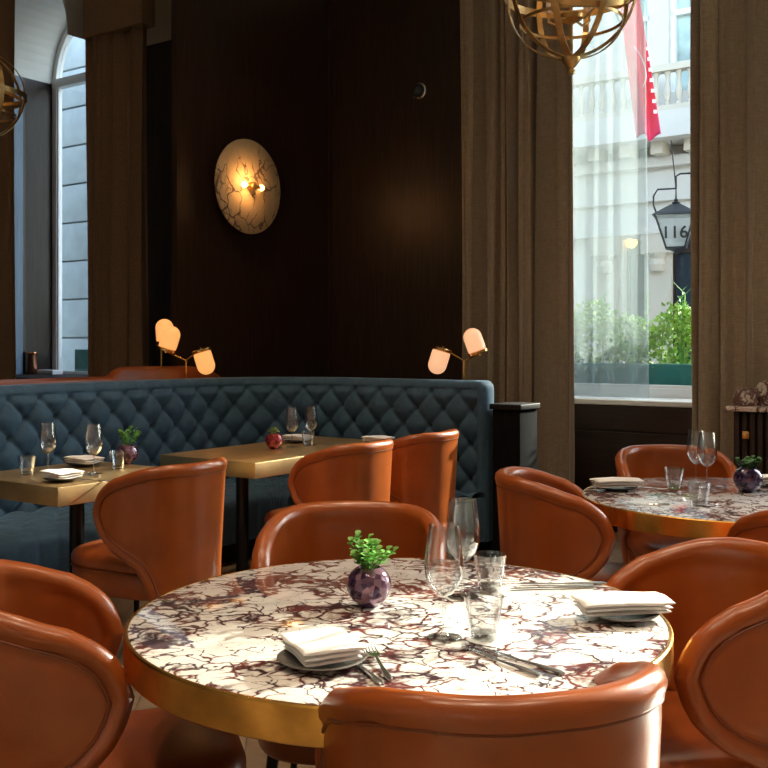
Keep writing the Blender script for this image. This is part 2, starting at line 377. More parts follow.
# curtain pelmet + curtains
def curtain(name, a0, a1, b, z0, z1, folds, amp, m, label, cat='curtain', thick=.006, seed=1, bulge=0, group=None):
    rnd = random.Random(seed); L = a1 - a0; nu = int(folds * 16) + 1; nv = 14
    xs = [0]; 
    ph = [rnd.uniform(-.5, .5) for _ in range(int(folds) + 3)]; am = [rnd.uniform(.6, 1.25) for _ in range(int(folds) + 3)]
    def f(i, j):
        u = i / (nu - 1); v = j / (nv - 1)
        k = u * folds; kk = int(k); fr = k - kk
        p = k + .22 * math.sin(2 * PI * u * 2.3 + seed) + .1 * math.sin(2 * PI * (u * 5.1) + seed * 2)
        a_ = am[kk] * (1 - fr) + am[kk + 1] * fr
        s = math.sin(2 * PI * p); s = math.copysign(abs(s) ** .8, s)
        y = amp * a_ * s * (.92 + .08 * math.cos(v * 3)) + .012 * math.sin(v * 4 + u * 9)
        x = L * (u - .5) + .22 * amp * math.sin(4 * PI * p) + bulge * math.sin(PI * v) * .0 + .01 * math.sin(v * 5 + u * 20)
        return (x, y, v * (z1 - z0))
    mb = MB(); mb.grid(nu, nv, f)
    o = mb.build(name, m, None, True, 80)
    so = o.modifiers.new('cloth', 'SOLIDIFY'); so.thickness = thick
    o.location = W((a0 + a1) / 2, b, z0); o.rotation_euler = (0, 0, ROOM)
    return tag(o, label, cat, group)
TOPZ = 5.6
curtain('curtain', -4.03, -3.34, 6.71, .02, TOPZ, 2.9, .085, M['curtain'], 'taupe floor-length linen curtain left of the large window, beside the dark pier', seed=2)
curtain('curtain', -3.44, -2.92, 6.53, .02, TOPZ, 1.7, .085, M['curtain'], 'taupe linen curtain hanging directly against the left edge of the large window view', seed=5)
curtain('curtain', -2.14, -1.88, 6.60, .02, TOPZ, 1.6, .06, M['curtain'], 'sunlit-edged taupe linen curtain directly right of the large window view', seed=3)
curtain('curtain', -1.93, -.95, 6.50, .02, TOPZ, 3.0, .08, M['curtain'], 'taupe linen curtain behind the ribbed console at the right edge', seed=9)
curtain('sheer_curtain', -3.50, -2.61, 7.08, SILL + .005, TOPZ - .3, 6.5, .028, M['sheer'], 'white translucent sheer curtain over the left half of the large window', thick=.0015, seed=4)
curtain('curtain', -7.57, -6.83, 6.06, .02, 4.19, 3.4, .07, M['curtain_brown'], 'brown wool curtain under a pelmet right of the arched window', seed=6)
curtain('curtain', -9.75, -8.72, 6.02, .02, 5.5, 4.3, .05, M['curtain_brown'], 'brown curtain at the left edge, left of the arched window', seed=8)
pel = MB(); pel.box(-7.60, -6.80, 5.99, 6.15, 4.19, CEIL - .01, .01)
tag(pel.build('curtain_pelmet', M['curtain_brown']), 'brown fabric pelmet boxed above the curtain beside the arched window', 'pelmet').rotation_euler = (0, 0, ROOM)

# ================================================================= BANQUETTE
BA, BBk, RAD = -4.88, 5.50, .72
L1 = (BBk - RAD) - 2.3; L2 = RAD * PI / 2; A_END = -3.10; L3 = A_END - (BA + RAD); LT = L1 + L2 + L3
def bpath(s):                         # returns (a, b, na, nb) of the back's front face, normal into the room
    if s < L1: return BA, 2.3 + s, 1, 0
    if s < L1 + L2:
        th = (s - L1) / RAD; ca, cb = BA + RAD, BBk - RAD
        return ca - RAD * math.cos(th), cb + RAD * math.sin(th), math.cos(th), -math.sin(th)
    return BA + RAD + (s - L1 - L2), BBk, 0, -1
def bp(s, n, z):
    a, b, na, nb = bpath(s); return W(a + na * n, b + nb * n, z)
PITCH, ROW = .205, .108
def tuft(s, z, amp):
    al = s / PITCH + z / (2 * ROW); be = s / PITCH - z / (2 * ROW)
    f = abs(math.sin(PI * al)) * abs(math.sin(PI * be))
    da = al - round(al); db = be - round(be)
    dip = math.exp(-(da * da + db * db) / .012)
    return amp * (f ** .42) - amp * .55 * dip
bq = thing('banquette', 'blue velvet deep-buttoned corner banquette running behind the small brass tables', 'banquette', W(BA + .5, 4.4, 0))
off = -Vector(bq.location)
HB, THK, Z0 = 1.125, .13, .40
ns = 440
def back_f(i, j):
    s = LT * i / (ns - 1)
    if j < 64:
        z = Z0 + (HB - .055 - Z0) * j / 63
        fade = min(1, (HB - .055 - z) / .06 + .25)
        n = .035 + tuft(s, z - Z0, .042) * min(1, fade)
        n += .03 * (z - Z0) * -1.0
        n += -.012 * 0
    else:
        k = (j - 63) / 10 * PI / 2
        if j <= 73:
            sc = abs(math.sin(PI * (s / PITCH + (HB - .055 - Z0) / (2 * ROW))))
            n = -.025 + .045 * math.cos(k) + .010 * sc * math.cos(k); z = HB - .055 + .055 * math.sin(k) - .006 * (1 - sc) * math.sin(k)
        else:
            q = (j - 73); n = -.025 - q * .03; z = HB - (0.0 if q < 3 else (q - 2) * .02)
            if q >= 4: n = -THK; z = HB - .05 - (q - 4) * .35
    e = 1.0
    return bp(s, n, z) + off
mb = MB(); mb.grid(ns, 77, back_f)
# rounded padded end of the back
def end_f(i, j):
    ang = PI * i / 10; rr = .055
    if j <= 10: z = .12 + (HB - .055 - .12) * j / 10; k = 0
    else: k = (j - 10) / 6 * PI / 2; z = HB - .055 + .055 * math.sin(k)
    w = ((.06 + .125) / 2) - (0 if j <= 10 else .05 * (1 - math.cos(k)))
    c = (.06 - .125) / 2
    n = c + w * math.cos(ang)
    e = .05 * math.sin(ang) * (1 if j <= 10 else math.cos(k)) 
    a, b, na, nb = bpath(LT)
    return W(a + e - .002, b + nb * n, z) + off
back = mb.build('tufted_back', M['velvet'], bq, True, 60)
mb = MB(); mb.grid(11, 17, end_f)
e = mb.build('back_end', M['velvet'], bq, True, 60)
# buttons
btn = MB().ball((0, 0, 0), .011, sub=2).build('button', M['button'], back)
first = True; nbtn = 0
cand = []
for r in range(1, 6):
    z = r * ROW
    for c in range(-2, int(LT / PITCH) + 3):
        s = (c + (.5 if r % 2 else 0)) * PITCH
        if .9 < s < LT - .03: cand.append((s, z))
cand = cand[:100]
for s, z in cand:
    o = btn if first else btn.copy()
    if not first: C.objects.link(o); o.parent = back
    first = False
    o.location = bp(s, .030 - .03 * z - .022 + .006, Z0 + z) + off
# seat: tufted top + channelled front
SD = .60
def seat_f(i, j):
    s = .0 + (LT + .04) * i / (ns - 1)
    a, b, na, nb = bpath(min(s, LT))
    ext = max(0, s - LT)
    if j < 30:
        t_ = j / 29; n = .02 + (SD - .09) * t_; z = .405 + tuft(s, n, .03) * min(1, (1 - t_) * 6 + .3) + .012 * math.sin(PI * t_)
    elif j < 38:
        k = (j - 29) / 8 * PI / 2; n = SD - .07 + .07 * math.sin(k); z = .345 + .065 * math.cos(k)
    else:
        k = (j - 37) / 8; n = SD; z = .345 - k * .215
    if j >= 34:
        n += .008 * abs(math.sin(PI * s / .115)) ** .5
    return W(a + na * n + (ext if na == 0 else 0), b + nb * n, z) + off
mb = MB(); mb.grid(ns, 46, seat_f); mb.build('tufted_seat', M['velvet'], bq, True, 60)
mb = MB()
mb.box(A_END, A_END + .04, BBk - SD + .0, BBk - .02, .13, .40, .015)
o = mb.build('seat_end', M['velvet'], bq, True); o.matrix_local = Matrix.Translation(off) @ Matrix.Rotation(ROOM, 4, 'Z')
def plinth_f(i, j):
    s = LT * i / 119; n = [SD - .08, SD - .08, -.1, -.1][j]; z = [0, .13, .13, 0][j]
    return bp(s, n, z) + off
mb = MB(); mb.grid(120, 4, plinth_f, cv=True).__len__(); mb.build('plinth', M['wood_black'], bq, False)

# leather-clad back of the neighbouring bench, on the far side of the banquette
lb = thing('leather_bench', 'tan leather bench back peeking above the blue banquette, below the globe lamps', 'bench', W(-5.2, 4, 0))
off2 = -Vector(lb.location)
def lb_f(i, j):
    s = i / 119; b = 2.3 + 3.0 * s; b = min(b, 5.3)
    u = max(0, (s - .86) / .14); h = 1.205 - .10 * (1 - math.sqrt(max(0, 1 - u * u))) - .058 * (1 - min(1, max(0, (b - 4.30) / .08)) ** .5)
    prof = [(-5.14, .0), (-5.135, h - .05), (-5.15, h - .015), (-5.19, h), (-5.23, h - .015), (-5.245, h - .05), (-5.25, 0)]
    a, z = prof[j]; return W(a, b, z) + off2
mb = MB(); mb.grid(120, 7, lb_f); mb.build('padded_back', M['leather_seat'], lb)
MB().box(-.09, -.0, -1.7, 1.3, .0, .16).build('base', M['wood_black'], lb, False).rotation_euler = (0, 0, ROOM)
# slim lamp ledge between the two backs
o = MB().box(-5.135, -5.012, 2.3, 5.45, 0, 1.05, .004).build('lamp_ledge', M['wood_dark'], None, False); o.rotation_euler = (0, 0, ROOM)
tag(o, 'narrow dark wooden ledge behind the blue banquette holding the globe lamps', 'ledge')
# low dark end cabinet beside the banquette
cb = thing('side_cabinet', 'low black stained side cabinet between banquette end and curtain', 'cabinet', W(-2.845, 5.60, 0), ROOM)
MB().box(-.17, .02, -.12, .12, .0, .95, .006).build('body', M['wood_matte'], cb)
MB().box(-.185, .035, -.135, .135, .95, .985, .006).build('top', M['wood_black'], cb)
# console behind the back of the right wing (holds the right-hand lamp)
o = MB().box(-4.1, -3.06, 5.64, 5.90, 0, .95, .005).build('lamp_console', M['wood_dark'], None, False); o.rotation_euler = (0, 0, ROOM)
tag(o, 'dark wooden console hidden behind the banquette end under the right-hand lamp', 'console')

# ================================================================= GLOBE LAMPS
def capsule(L=.105, r=.062):
    p = [(0, 0)] + [(r * .94, 0), (r * .97, .004)] + [(r, .02), (r, L - .01)] + [(r * math.cos(k * PI / 20), L - .01 + r * math.sin(k * PI / 20)) for k in range(1, 10)] + [(0, L - .01 + r)]
    return p
def lamp(loc, base_z, joint_z, arms, label, m, rz=0):
    t = thing('table_lamp', label, 'lamp', (loc[0], loc[1], base_z), rz, 'twin-shade brass lamps behind the banquette')
    MB().lathe([(0, 0), (.06, 0), (.06, .012), (.01, .018), (0, .018)], 24).build('base', M['brass'], t)
    h = joint_z - base_z
    MB().tube([(0, 0, .01), (0, 0, h)], .006, 10).build('pole', M['brass'], t)
    for (ex, ez, tilt, flip) in arms:
        e = Vector((ex, 0, h + ez))
        MB().tube([(0, 0, h - .002), e], .005, 8).build('arm', M['brass'], t)
        mt = Matrix.Translation(e) @ Matrix.Rotation(tilt, 4, 'Y')
        cap = MB().lathe([(0, -.012), (.008, -.012), (.008, 0), (.064, 0), (.068, .004), (.068, .020), (.062, .024), (0, .024)], 28, mtx=mt).build('shade_cap', M['brass'], t)
        s = MB().lathe([(r, z + .022) for r, z in capsule()], 28, mtx=mt).build('glass_shade', m, t)
    return t
# left lamp: left shade dome up (towards upper right), right shade dome down
pL = W(-5.07, 4.86)
lamp(pL, 1.05, 1.245, [(-.135, .062, R(17), 0), (.105, .075, R(163), 0)], 'brass lamp with two glowing amber shades behind the banquette, left of the wall disc', M['shade'])
pL2 = W(-5.335, 4.88)
lamp(pL2, 0.0, 1.315, [(.03, .04, R(-4), 0)], 'brass pole lamp whose single amber shade peeks from behind the left twin lamp', M['shade'])
pR = W(-3.38, 5.76)
lamp(pR, .95, 1.245, [(-.145, .085, R(197), 0), (.095, .045, R(-20), 0)], 'brass lamp with two pinkish shades behind the right end of the banquette', M['shade_pink'])
# ================================================================= DISC WALL LAMP
dp = W(-5.405, 5.79, 1.35 + .157 * 7.87)
dl = thing('disc_wall_lamp', 'large round veined alabaster wall lamp on the dark wood partition', 'wall lamp', dp, ROOM)
mt = Matrix.Rotation(PI / 2, 4, 'Y')
MB().lathe([(0, .0), (.07, 0), (.07, .05), (0, .05)], 32, mtx=mt).build('mount', M['antique'], dl)
MB().lathe([(0, .05), (.362, .05), (.368, .054), (.368, .068), (.362, .072), (0, .072)], 72, mtx=mt).build('alabaster_disc', M['alabaster'], dl)
MB().lathe([(0, .072), (.034, .072), (.034, .12), (.028, .13), (0, .13)], 24, mtx=mt).build('hub', M['antique'], dl)
for s in (-1, 1):
    MB().tube([(.105, s * .03, 0), (.105, s * .075, 0)], .014, 12).build('bulb_holder', M['antique'], dl)
    MB().ball((.105, s * .098, 0), .026).build('bulb', M['bulb'], dl)
dome = thing('sensor_dome', 'small black dome sensor high on the dark pier', 'sensor', W(-4.47, WB, 1.35 + .254 * 8.2), ROOM)
mt2 = Matrix.Rotation(PI / 2, 4, 'X')
MB().lathe([(0, 0), (.07, 0), (.07, .02), (.062, .028), (0, .028)], 28, mtx=mt2).build('mounting_ring', M['steel'], dome)
MB().lathe([(.055, .028)] + [(.055 * math.cos(k * PI / 16), .028 + .05 * math.sin(k * PI / 16)) for k in range(1, 8)] + [(0, .078)], 28, mtx=mt2).build('dome_lens', M['dark_pane'], dome)

# ================================================================= ARMILLARY CHANDELIERS
def chandelier(loc, r, label, rz):
    t = thing('chandelier', label, 'chandelier', loc, rz, 'armillary sphere chandeliers')
    def ring(mtx, w=.020, rr=r, th=.005):
        b = MB(); b.lathe([(rr - th, -w), (rr, -w), (rr, w), (rr - th, w)], 72, mtx=mtx, close=True); return b
    for k in range(4):
        ring(Matrix.Rotation(PI / 4 * k + .25, 4, 'Z') @ Matrix.Rotation(PI / 2, 4, 'Y'), .014).build('meridian_ring', M['antique'], t)
    ring(Matrix.Identity(4), .018, r * 1.012).build('equator_ring', M['antique'], t)
    ring(Matrix.Rotation(R(28), 4, 'X'), .012, r * .9).build('tilted_ring', M['antique'], t)
    ring(Matrix.Translation((0, 0, -r * .45)), .007, r * .78).build('lower_ring', M['antique'], t)
    MB().lathe([(0, -r - .075), (.016, -r - .07), (.02, -r - .055), (.012, -r - .045), (.022, -r - .035), (.034, -r - .02), (.042, -r - .008), (.042, -r + .01), (0, -r + .012)], 28).build('finial', M['antique'], t)
    MB().tube([(0, 0, -r + .01), (0, 0, r + .01)], .008, 10).build('stem', M['antique'], t)
    MB().lathe([(0, -.14), (.012, -.14), (.05, -.12), (.055, -.10), (.02, -.09), (0, -.09)], 24).build('hub', M['antique'], t)
    MB().tube([(0, 0, r), (0, 0, CEIL - loc[2] - .03)], .006, 8).build('rod', M['antique'], t)
    MB().lathe([(0, CEIL - loc[2] - .035), (.07, CEIL - loc[2] - .03), (.08, CEIL - loc[2] - .001), (0, CEIL - loc[2] - .001)], 24).build('ceiling_rose', M['antique'], t)
    for k in range(4):
        a = PI / 2 * k + .6; x, y = .13 * math.cos(a), .13 * math.sin(a)
        MB().tube([(0, 0, -.11), (x * .6, y * .6, -.13), (x, y, -.10), (x, y, -.06)], .006, 8).build('candle_arm', M['antique'], t)
        cd = MB().lathe([(0, -.06), (.013, -.06), (.013, .03), (0, .03)], 14, cx=x, cy=y).build('candle', M['linen_edge'], t)
        MB().ball((x, y, .055), .017, 1, 1, 1.7).build('bulb', M['bulb_soft'], cd)
    return t
chandelier(Vector((.187 * 4.5, 4.5, 1.35 + .352 * 4.5)), .295, 'gold armillary sphere chandelier hanging before the large window', .1)
chandelier(Vector((-.403 * 6.85, 6.85, 1.35 + .250 * 6.85)), .295, 'gold armillary sphere chandelier cut by the left edge of the photo', .6)

# ================================================================= CHAIRS
def interp(x, tab):
    for (x0, y0), (x1, y1) in zip(tab, tab[1:]):
        if x <= x1: 
            t_ = (x - x0) / (x1 - x0); return y0 + (y1 - y0) * t_
    return tab[-1][1]
TIP = 116
def smooth_tab(tab, n=160):           # gentle smoothing of a table over theta
    xs = [tab[0][0] + (tab[-1][0] - tab[0][0]) * i / n for i in range(n + 1)]
    ys = [interp(x, tab) for x in xs]
    for _ in range(6): ys = [ys[0]] + [(ys[i - 1] + 2 * ys[i] + ys[i + 1]) / 4 for i in range(1, n)] + [ys[-1]]
    return list(zip(xs, ys))
zb_t = smooth_tab([(0, .27), (54, .27), (59, .30), (64, .37), (70, .415), (79, .445), (90, .475), (100, .51), (108, .55), (113, .595), (TIP, .645)])
zt_t = smooth_tab([(0, .858), (40, .856), (60, .845), (75, .825), (90, .797), (101, .765), (108, .735), (113, .695), (TIP, .645)])
def plan(th):                         # theta in degrees -> arc position x, y and outward normal
    s = 1 if th >= 0 else -1; t_ = abs(th)
    if t_ <= 90:
        a = R(t_); x = .240 * math.sin(a) ** .86; y = -.260 * max(0, math.cos(a)) ** .86
        nx, ny = math.sin(a), -math.cos(a)
    else:
        d = (t_ - 90) * R(1) * .27; x = .240 - d * d * .45; y = d * 1.0; nx, ny = 1, .12
    n = Vector((nx * s, ny, 0)).normalized(); return x * s, y, n
arc = {}; acc = 0; prev = plan(0)
for k in range(0, TIP * 4 + 1):
    p = plan(k / 4); acc += math.hypot(p[0] - prev[0], p[1] - prev[1]); prev = p; arc[k] = acc
def sarc(th): 
    k = abs(th) * 4; i = int(k); j = min(i + 1, TIP * 4); v = arc[i] + (arc[j] - arc[i]) * (k - i); return v if th >= 0 else -v
outl = [(sarc(x), z) for x, z in zb_t] + [(sarc(x), z) for x, z in reversed(zt_t)]
segs = list(zip(outl, outl[1:]))
def dist(s, z):
    s = abs(s); best = 9
    for (x0, y0), (x1, y1) in segs:
        dx, dy = x1 - x0, y1 - y0; L = dx * dx + dy * dy
        t_ = 0 if L < 1e-12 else max(0, min(1, ((s - x0) * dx + (z - y0) * dy) / L))
        d = (s - x0 - dx * t_) ** 2 + (z - y0 - dy * t_) ** 2
        if d < best: best = d
    return math.sqrt(best)
def surf(th, z, off_):
    x, y, n = plan(th); lean = 1 + .13 * (z - .45)
    return Vector((x * lean, y * lean - .02 * max(0, z - .45), z)) + n * off_
def make_chair():
    t = thing('dining_chair', 'x', 'chair', group='tan leather tub chairs')
    nu = 121; nv = 21
    ths = [TIP * math.sin(PI / 2 * (2 * i / (nu - 1) - 1) * 1.0) if False else TIP * (2 * i / (nu - 1) - 1) for i in range(nu)]
    ths = [math.copysign(TIP * (1 - (1 - abs(v) / TIP) ** 1.25), v) for v in ths]
    cache = {}
    def pt(i, j, side):
        th = ths[i]; a = abs(th); z0 = interp(a, zb_t); z1 = interp(a, zt_t)
        v = (1 - math.cos(PI * j / (nv - 1))) / 2; z = z0 + (z1 - z0) * v
        key = (min(i, nu - 1 - i), j)
        if key not in cache:
            d = dist(sarc(th), z); q = min(1, d / .026)
            cache[key] = .021 * math.sqrt(max(0, 1 - (1 - q) ** 2)) + (.008 * math.exp(-((d - .024) / .014) ** 2) if d > .0005 else 0) - .005 * math.exp(-((d - .047) / .006) ** 2)
        h = max(0, cache[key]) if 0 < j < nv - 1 and 0 < i < nu - 1 else 0
        return surf(th, z, h * side)
    mb = MB(); mb.grid(nu, nv, lambda i, j: pt(i, j, 1)); mb.grid(nu, nv, lambda i, j: pt(i, j, -1))
    bmesh.ops.remove_doubles(mb.bm, verts=mb.bm.verts, dist=2e-5)
    shell = mb.build('backrest', M['leather'], t, True, 85)
    # welt line following the outline on the outside
    IN = .049
    def inset(tab, sgn):
        out = []
        for k in range(2, len(tab) - 1):
            (x0, z0), (x1, z1) = tab[k - 1], tab[k + 1]; s0, s1 = sarc(x0), sarc(x1)
            dx, dz = s1 - s0, z1 - z0; L = math.hypot(dx, dz) or 1
            out.append((sarc(tab[k][0]) - dz / L * IN * sgn, tab[k][1] + dx / L * IN * sgn))
        return out
    lo = inset(zb_t, 1); hi = inset(zt_t, -1)
    loop = [p for p in lo + hi[::-1] if dist(p[0], p[1]) > IN * .93]
    inv = sorted((v, k / 4) for k, v in arc.items())
    def th_of(s):
        for (s0, t0), (s1, t1) in zip(inv, inv[1:]):
            if s <= s1: return t0 + (t1 - t0) * (s - s0) / max(1e-9, s1 - s0)
        return TIP
    half = [(th_of(s), z) for s, z in loop if s > 0]
    full = half[::2] + [(-a, z) for a, z in half[::-2]]
    MB().tube([surf(a, z, .0205) for a, z in full], .0038, 6, closed=True).build('welt', M['welt'], shell)
    # seat: padded cushion above a seam, upholstered rail below
    def ring(inset_, z, crown=0):
        pts = []
        for k in range(56):
            a = 2 * PI * k / 56; c, s_ = math.cos(a), math.sin(a)
            ex = .62
            x = (.222 - inset_) * math.copysign(abs(c) ** ex, c); y = (.295 - inset_) * math.copysign(abs(s_) ** ex, s_) + .075
            if y > 0: x *= 1 + .04 * min(1, (y / .2)) ** 2
            pts.append(Vector((x, y, z)))
        return pts
    def stack(levels):
        b = MB(); rings = [[b.bm.verts.new(p) for p in ring(i_, z)] for i_, z in levels]
        for p, q in zip(rings, rings[1:]):
            for k in range(56): b.bm.faces.new([p[k], p[(k + 1) % 56], q[(k + 1) % 56], q[k]])
        b.bm.faces.new(rings[0][::-1]); b.bm.faces.new(rings[-1]); return b
    stack([(.02, .285), (.006, .288), (0, .297), (0, .385), (.006, .392)]).build('seat_rail', M['leather_seat'], t, True, 60)
    stack([(.006, .392), (.0, .397), (-.004, .41), (-.004, .43), (.002, .447), (.015, .459), (.04, .468), (.09, .475), (.16, .479), (.22, .480)]).build('seat', M['leather_seat'], t, True, 60)
    MB().tube(ring(-.003, .391), .0035, 6, closed=True).build('seat_welt', M['welt'], t)
    for sx in (-1, 1):
        for y0, y1 in ((.27, .31), (-.16, -.22)):
            lg = MB().tube([(sx * .17, y0, .295), (sx * .20, y1, 0)], [.017, .010], 12).build('leg', M['black_metal'], t)
    return t
FR = {}
def chair(x, y, face, label):
    """face = heading the sitter looks, degrees counter-clockwise from +Y"""
    return place('chair', make_chair, (x, y, 0), R(face), label)
chair(.168, 1.69, 15, 'tan leather tub chair nearest the camera, its back cropped at the bottom edge')
chair(-.685, 2.195, -73, 'tan leather tub chair at the bottom left corner beside the large marble table')
chair(.70, 2.37, 98, 'tan leather tub chair right of the large marble table, open side towards it')
chair(-.10, 2.885, 176, 'tan leather tub chair behind the large marble table, rear of the purple pot')
chair(-1.00, 4.38, 60, 'tan leather tub chair drawn up to the left square brass table')
chair(-.26, 5.28, 58, 'shaded tan leather tub chair at the second brass table, nearer of its two')
chair(.13, 5.88, 58, 'sunlit orange leather tub chair at the second brass table, nearest the banquette end')
chair(.74, 3.89, -94, 'tan leather tub chair left of the far round marble table')
chair(1.37, 4.67, 178, 'tan leather tub chair behind the far round table, below the window')
chair(1.42, 3.28, 6, 'tan leather tub chair at the right edge, near side of the far round table')

# ================================================================= TABLES
def round_table(x, y, r, label, m, rz=0):
    t = thing('round_table', label, 'table', (x, y, 0), rz)
    MB().lathe([(0, .724), (r - .006, .724), (r - .006, .748), (r - .010, .750), (0, .750)], 128).build('marble_top', m, t, True, 30)
    MB().lathe([(r - .012, .680), (r, .680), (r + .003, .683), (r + .003, .746), (r, .7495), (r - .006, .7495), (r - .006, .70), (r - .012, .70)], 128, close=True).build('gold_rim', M['gold_rim'], t, True, 30)
    MB().lathe([(0, .69), (r - .03, .69), (r - .03, .724), (0, .724)], 64).build('underside', M['wood_black'], t)
    MB().lathe([(0, .03), (.045, .03), (.045, .69), (0, .69)], 32).build('column', M['black_metal'], t)
    MB().lathe([(0, 0), (.27, 0), (.27, .012), (.06, .035), (0, .035)], 64).build('base', M['black_metal'], t)
    return t
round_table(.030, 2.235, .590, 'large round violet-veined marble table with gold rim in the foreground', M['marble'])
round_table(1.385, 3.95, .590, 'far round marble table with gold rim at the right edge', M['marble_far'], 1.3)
def square_table(corner_a, corner_b, la, lb_, label):
    # (corner_a, corner_b): the near right corner in room axes; runs back by lb_ and left by la
    t = thing('square_table', label, 'table', W(corner_a - la / 2, corner_b + lb_ / 2), ROOM, 'brass-topped banquette tables')
    MB().box(-la / 2, la / 2, -lb_ / 2, lb_ / 2, .668, .75, .003).build('brass_top', M['brass_top'], t)
    ys = [0] if lb_ < 1 else [-lb_ / 2 + .28, lb_ / 2 - .28]
    for yy in ys:
        MB().lathe([(0, .02), (.035, .02), (.035, .668), (0, .668)], 28, cy=yy).build('column', M['black_metal'], t)
        MB().lathe([(0, 0), (.2, 0), (.2, .012), (.05, .028), (0, .028)], 40, cy=yy).build('base', M['black_metal'], t)
    return t
c1 = (-1.37 * AX.x + 4.2 * AX.y, -1.37 * BX.x + 4.2 * BX.y)
c2 = (-.655 * AX.x + 5.08 * AX.y, -.655 * BX.x + 5.08 * BX.y)
square_table(c1[0], c1[1], .70, .74, 'square brass-edged table at the left edge, set for two')
square_table(c2[0], c2[1], .70, 1.35, 'longer brass-edged table before the banquette corner with the red pot')

# ================================================================= TABLEWARE
def make_wine():
    t = thing('wine_glass', 'x', 'glass', group='stemmed wine glasses')
    MB().lathe([(0, .0), (.036, .0), (.037, .0015), (.03, .003), (.010, .006), (.0045, .014), (.0035, .03), (.0035, .075), (.005, .086), (0, .088)], 40).build('stem', M['glass_thick'], t)
    outer = [(.004, .085), (.016, .090), (.030, .105), (.038, .125), (.0405, .145), (.039, .17), (.035, .20), (.031, .232)]
    pr = [(0, .0865)] + outer
    inner = [(r - .0012, z) for r, z in outer[::-1]][:-1] + [(0, .0895)]
    MB().lathe(pr + inner, 48).build('bowl', M['glass'], t, True, 60)
    return t
def make_tumbler():
    t = thing('water_tumbler', 'x', 'glass', group='faceted water tumblers')
    b = MB(); n = 48
    prof = [(0, .001), (.026, .001), (.029, .004), (.033, .03), (.038, .06), (.0415, .088), (.0395, .088), (.0365, .06), (.031, .03), (.027, .016), (0, .014)]
    b.lathe(prof, n)
    for v in b.bm.verts:
        r_ = math.hypot(v.co.x, v.co.y)
        if r_ > .02 and v.co.z < .065:
            a = math.atan2(v.co.y, v.co.x); k = math.cos(((a % (2 * PI / 9)) - PI / 9)); f = math.cos(PI / 9) / k
            f = 1 + (f - 1) * .8; v.co.x *= f; v.co.y *= f
    b.build('body', M['glass'], t, True, 30)
    MB().lathe([(0, .0015), (.0255, .0015), (.0275, .012), (0, .0135)], 36).build('thick_base', M['glass_thick'], t)
    return t
def wine(u, v, label, z=.7503): p = top(u, v, .75); place('wine', make_wine, (p.x, p.y, z), 0, label)
def tumbler(u, v, label, z=.7503): p = top(u, v, .75); place('tumbler', make_tumbler, (p.x, p.y, z), random.uniform(0, 1), label)
wine(444, 638, 'nearer wine glass on the large marble table, right of the purple pot')
wine(463, 597, 'wine glass on the large marble table, behind the nearer wine glass')
wine(48, 472, 'left wine glass on the left square brass table')
wine(94, 474, 'wine glass on the left square table, beside the leafy pot')
wine(292, 447, 'left of two wine glasses behind the red pot')
wine(311, 445, 'right of two wine glasses behind the red pot')
wine(696, 484, 'left of two wine glasses on the far round table')
wine(707, 487, 'right of two wine glasses on the far round table')
tumbler(490, 590, 'farther water tumbler on the large marble table')
tumbler(484, 639, 'nearer water tumbler on the large marble table, beside the cutlery')
tumbler(27, 475, 'water tumbler near the left edge on the left square table')
tumbler(118, 469, 'water tumbler in front of the leafy pot on the left square table')
tumbler(308, 446, 'small water tumbler among the glasses behind the red pot')
tumbler(674, 489, 'farther left water tumbler on the far round table')
tumbler(699, 506, 'nearer water tumbler on the far round table')
